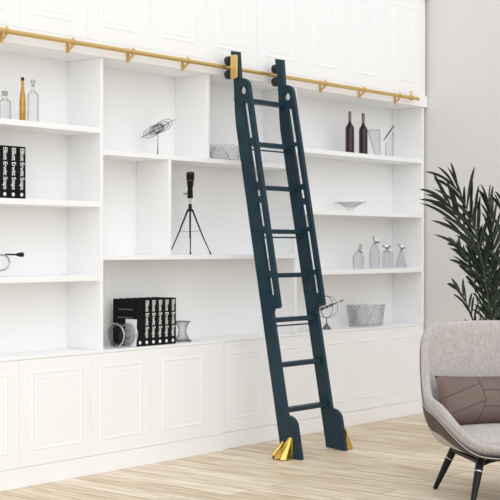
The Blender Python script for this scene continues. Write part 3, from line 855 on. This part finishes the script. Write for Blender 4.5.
# ------------------------------------------------------------------ palm
PX, PY = 2.84, -1.20
pm = thing('potted_palm', 'tall dark green palm with arching feathery fronds behind the armchair', 'plant', (PX, PY, 0))
bm = bmesh.new()
lathe(bm, [(0, 0.001), (0.125, 0.001), (0.135, 0.010), (0.170, 0.33), (0.175, 0.345), (0.175, 0.36), (0.160, 0.36), (0.155, 0.32), (0, 0.315)], n=40)
link('pot', bm, 'pot', pm)
bm = bmesh.new(); lathe(bm, [(0.154, 0.321), (0.08, 0.330), (0, 0.334)], n=30); link('soil', bm, 'soil', pm)
def frond(p0, p1, p2, p3, nl, ll, seed, w=0.020, start=0.35, droop=0.30, spread=0.62):
    """bezier rachis with leaflets on both sides"""
    rnd = random.Random(seed); tw = rnd.choice((-1, 1))*rnd.uniform(0.35, 1.0)
    def bz(t): return p0*(1-t)**3+p1*3*t*(1-t)**2+p2*3*t*t*(1-t)+p3*t**3
    N = 26; pts = [bz(i/N) for i in range(N+1)]
    bm = bmesh.new(); tube(bm, pts, [0.006*(1-0.85*i/N)+0.0008 for i in range(N+1)], n=6)
    fr = link('frond', bm, 'stem', pm)
    bm = bmesh.new()
    for k in range(nl):
        t = start+(1-start)*(k+0.5)/nl; P = bz(t); T = (bz(min(t+0.02, 1))-bz(max(t-0.02, 0))).normalized()
        side = T.cross(UP)
        if side.length < 0.2: side = T.cross(FV)
        side.normalize(); nrm = side.cross(T).normalized()
        side, nrm = (side*math.cos(tw)+nrm*math.sin(tw)), (nrm*math.cos(tw)-side*math.sin(tw))
        for s in (-1, 1):
            sp_ = spread*(1-0.45*t)+rnd.uniform(-0.14, 0.14)
            d = (T*math.cos(sp_)+side*s*math.sin(sp_)+nrm*rnd.uniform(-0.15, 0.30)).normalized()
            L = ll*(0.65+0.55*math.sin(PI*min(max((t-start)/(1-start)*0.85+0.15, 0), 1)))*rnd.uniform(0.85, 1.15)
            wd = d.cross(nrm).normalized()
            a_, b_, c_ = [], [], []
            for q in range(7):
                f = q/6
                c = P+d*L*f+Vector((0, 0, -1))*droop*L*f*f
                ww = w*(0.25+math.sin(PI*min(f*0.9+0.08, 1))*0.95)*(1 if q < 6 else 0.02)
                a_.append(bm.verts.new(c+wd*ww*0.5-nrm*ww*0.12)); c_.append(bm.verts.new(c+nrm*ww*0.10)); b_.append(bm.verts.new(c-wd*ww*0.5-nrm*ww*0.12))
            for q in range(6):
                bm.faces.new((a_[q], a_[q+1], c_[q+1], c_[q])); bm.faces.new((c_[q], c_[q+1], b_[q+1], b_[q]))
    lf = link('leaflets', bm, 'leaf', fr)
def L3(r, z, f=0.0): return RV*r+UP*z+FV*f
# (base r,f) (mid r,z,f) (tip r,z,f) leaflets, length
specs = [
    (0.00, 0.00, -0.04, 1.22, 0.00, -0.27, 1.60, 0.02, 10, 0.31, 0.42),
    (-0.03, 0.04, -0.05, 1.16, 0.05, -0.31, 1.50, 0.10, 10, 0.32, 0.42),
    (-0.02, -0.04, -0.05, 0.98, -0.04, -0.17, 1.38, -0.06, 8, 0.27, 0.45),
    (-0.05, 0.0, -0.10, 1.00, 0.02, -0.25, 1.22, 0.00, 7, 0.13, 0.55),
    (-0.04, 0.05, -0.04, 0.85, 0.06, -0.14, 1.16, 0.10, 9, 0.20, 0.40),
    (-0.06, -0.04, -0.12, 0.76, -0.05, -0.26, 0.97, -0.05, 8, 0.14, 0.45),
    (-0.02, 0.02, 0.00, 0.80, 0.02, -0.08, 1.22, 0.02, 11, 0.20, 0.35),
    (0.00, 0.02, 0.00, 1.25, 0.05, -0.04, 1.48, 0.08, 9, 0.24, 0.45),
    (0.02, -0.02, 0.03, 1.25, -0.03, 0.04, 1.50, -0.10, 9, 0.24, 0.45),
    (0.03, 0.03, 0.08, 1.10, 0.04, 0.28, 1.52, 0.10, 12, 0.27, 0.42),
    (0.03, -0.03, 0.12, 1.00, -0.05, 0.38, 1.38, -0.08, 12, 0.25, 0.42),
    (0.05, 0.00, 0.12, 0.80, 0.00, 0.36, 1.15, 0.02, 12, 0.20, 0.40),
    (0.02, -0.05, 0.02, 0.75, -0.08, 0.04, 1.18, -0.22, 12, 0.20, 0.38),
    (0.00, 0.05, 0.00, 0.90, 0.10, 0.02, 1.40, 0.25, 12, 0.22, 0.40),
    (-0.02, -0.02, -0.02, 0.60, -0.04, -0.03, 1.00, -0.10, 10, 0.18, 0.30),
    (0.05, 0.03, 0.08, 0.60, 0.05, 0.15, 0.98, 0.05, 12, 0.20, 0.30),
]
for i, (br, bf, mr, mz, mf, tr_, tz, tf, nl, ll, st) in enumerate(specs):
    p0 = L3(br, 0.325, bf); p3 = L3(tr_, tz, tf); mid = L3(mr, mz, mf)
    frond(p0, p0.lerp(mid, 0.65), mid+(p3-mid)*0.30+UP*0.05, p3, nl, ll, 100+i, start=st)

# ------------------------------------------------------------------ light, world, camera
def area(name, loc, target, size, size_y, energy, col=(1, 1, 1)):
    ld = bpy.data.lights.new(name, 'AREA'); ld.shape = 'RECTANGLE'; ld.size = size; ld.size_y = size_y; ld.energy = energy; ld.color = col
    o = bpy.data.objects.new(name, ld); C.objects.link(o); o.location = loc
    o.rotation_euler = (Vector(target)-Vector(loc)).to_track_quat('-Z', 'Y').to_euler(); return o
area('window_light', (-4.6, -4.4, 2.4), (1.8, 0.0, 1.1), 2.6, 2.2, 14, (1.0, 0.99, 0.975))
sd = bpy.data.lights.new('daylight', 'SUN'); sd.energy = 1.2; sd.angle = math.radians(85); sd.color = (1, 1, 1)
so = bpy.data.objects.new('daylight', sd); C.objects.link(so)
so.rotation_euler = Vector((0.42, 0.66, -0.66)).to_track_quat('-Z', 'Y').to_euler()
w = bpy.data.worlds.new('soft_daylight'); bpy.context.scene.world = w; w.use_nodes = True
w.node_tree.nodes['Background'].inputs[0].default_value = (0.95, 0.975, 1.0, 1)
w.node_tree.nodes['Background'].inputs[1].default_value = 0.93

cam = bpy.data.cameras.new('camera'); co = bpy.data.objects.new('camera', cam); C.objects.link(co)
A = math.atan(1311/1075)
co.location = (-4.22, -5.06, 1.2); co.rotation_euler = (PI/2, 0, -A)
cam.sensor_width = 36; cam.lens = 1311/500*36; cam.shift_y = 0.004*1 - 0.008
cam.clip_start = 0.1; cam.clip_end = 100
sc = bpy.context.scene; sc.camera = co
sc.view_settings.view_transform = 'Standard'; sc.view_settings.look = 'None'
sc.view_settings.exposure = 0.0; sc.view_settings.gamma = 1.0; sc.view_settings.use_curve_mapping = False
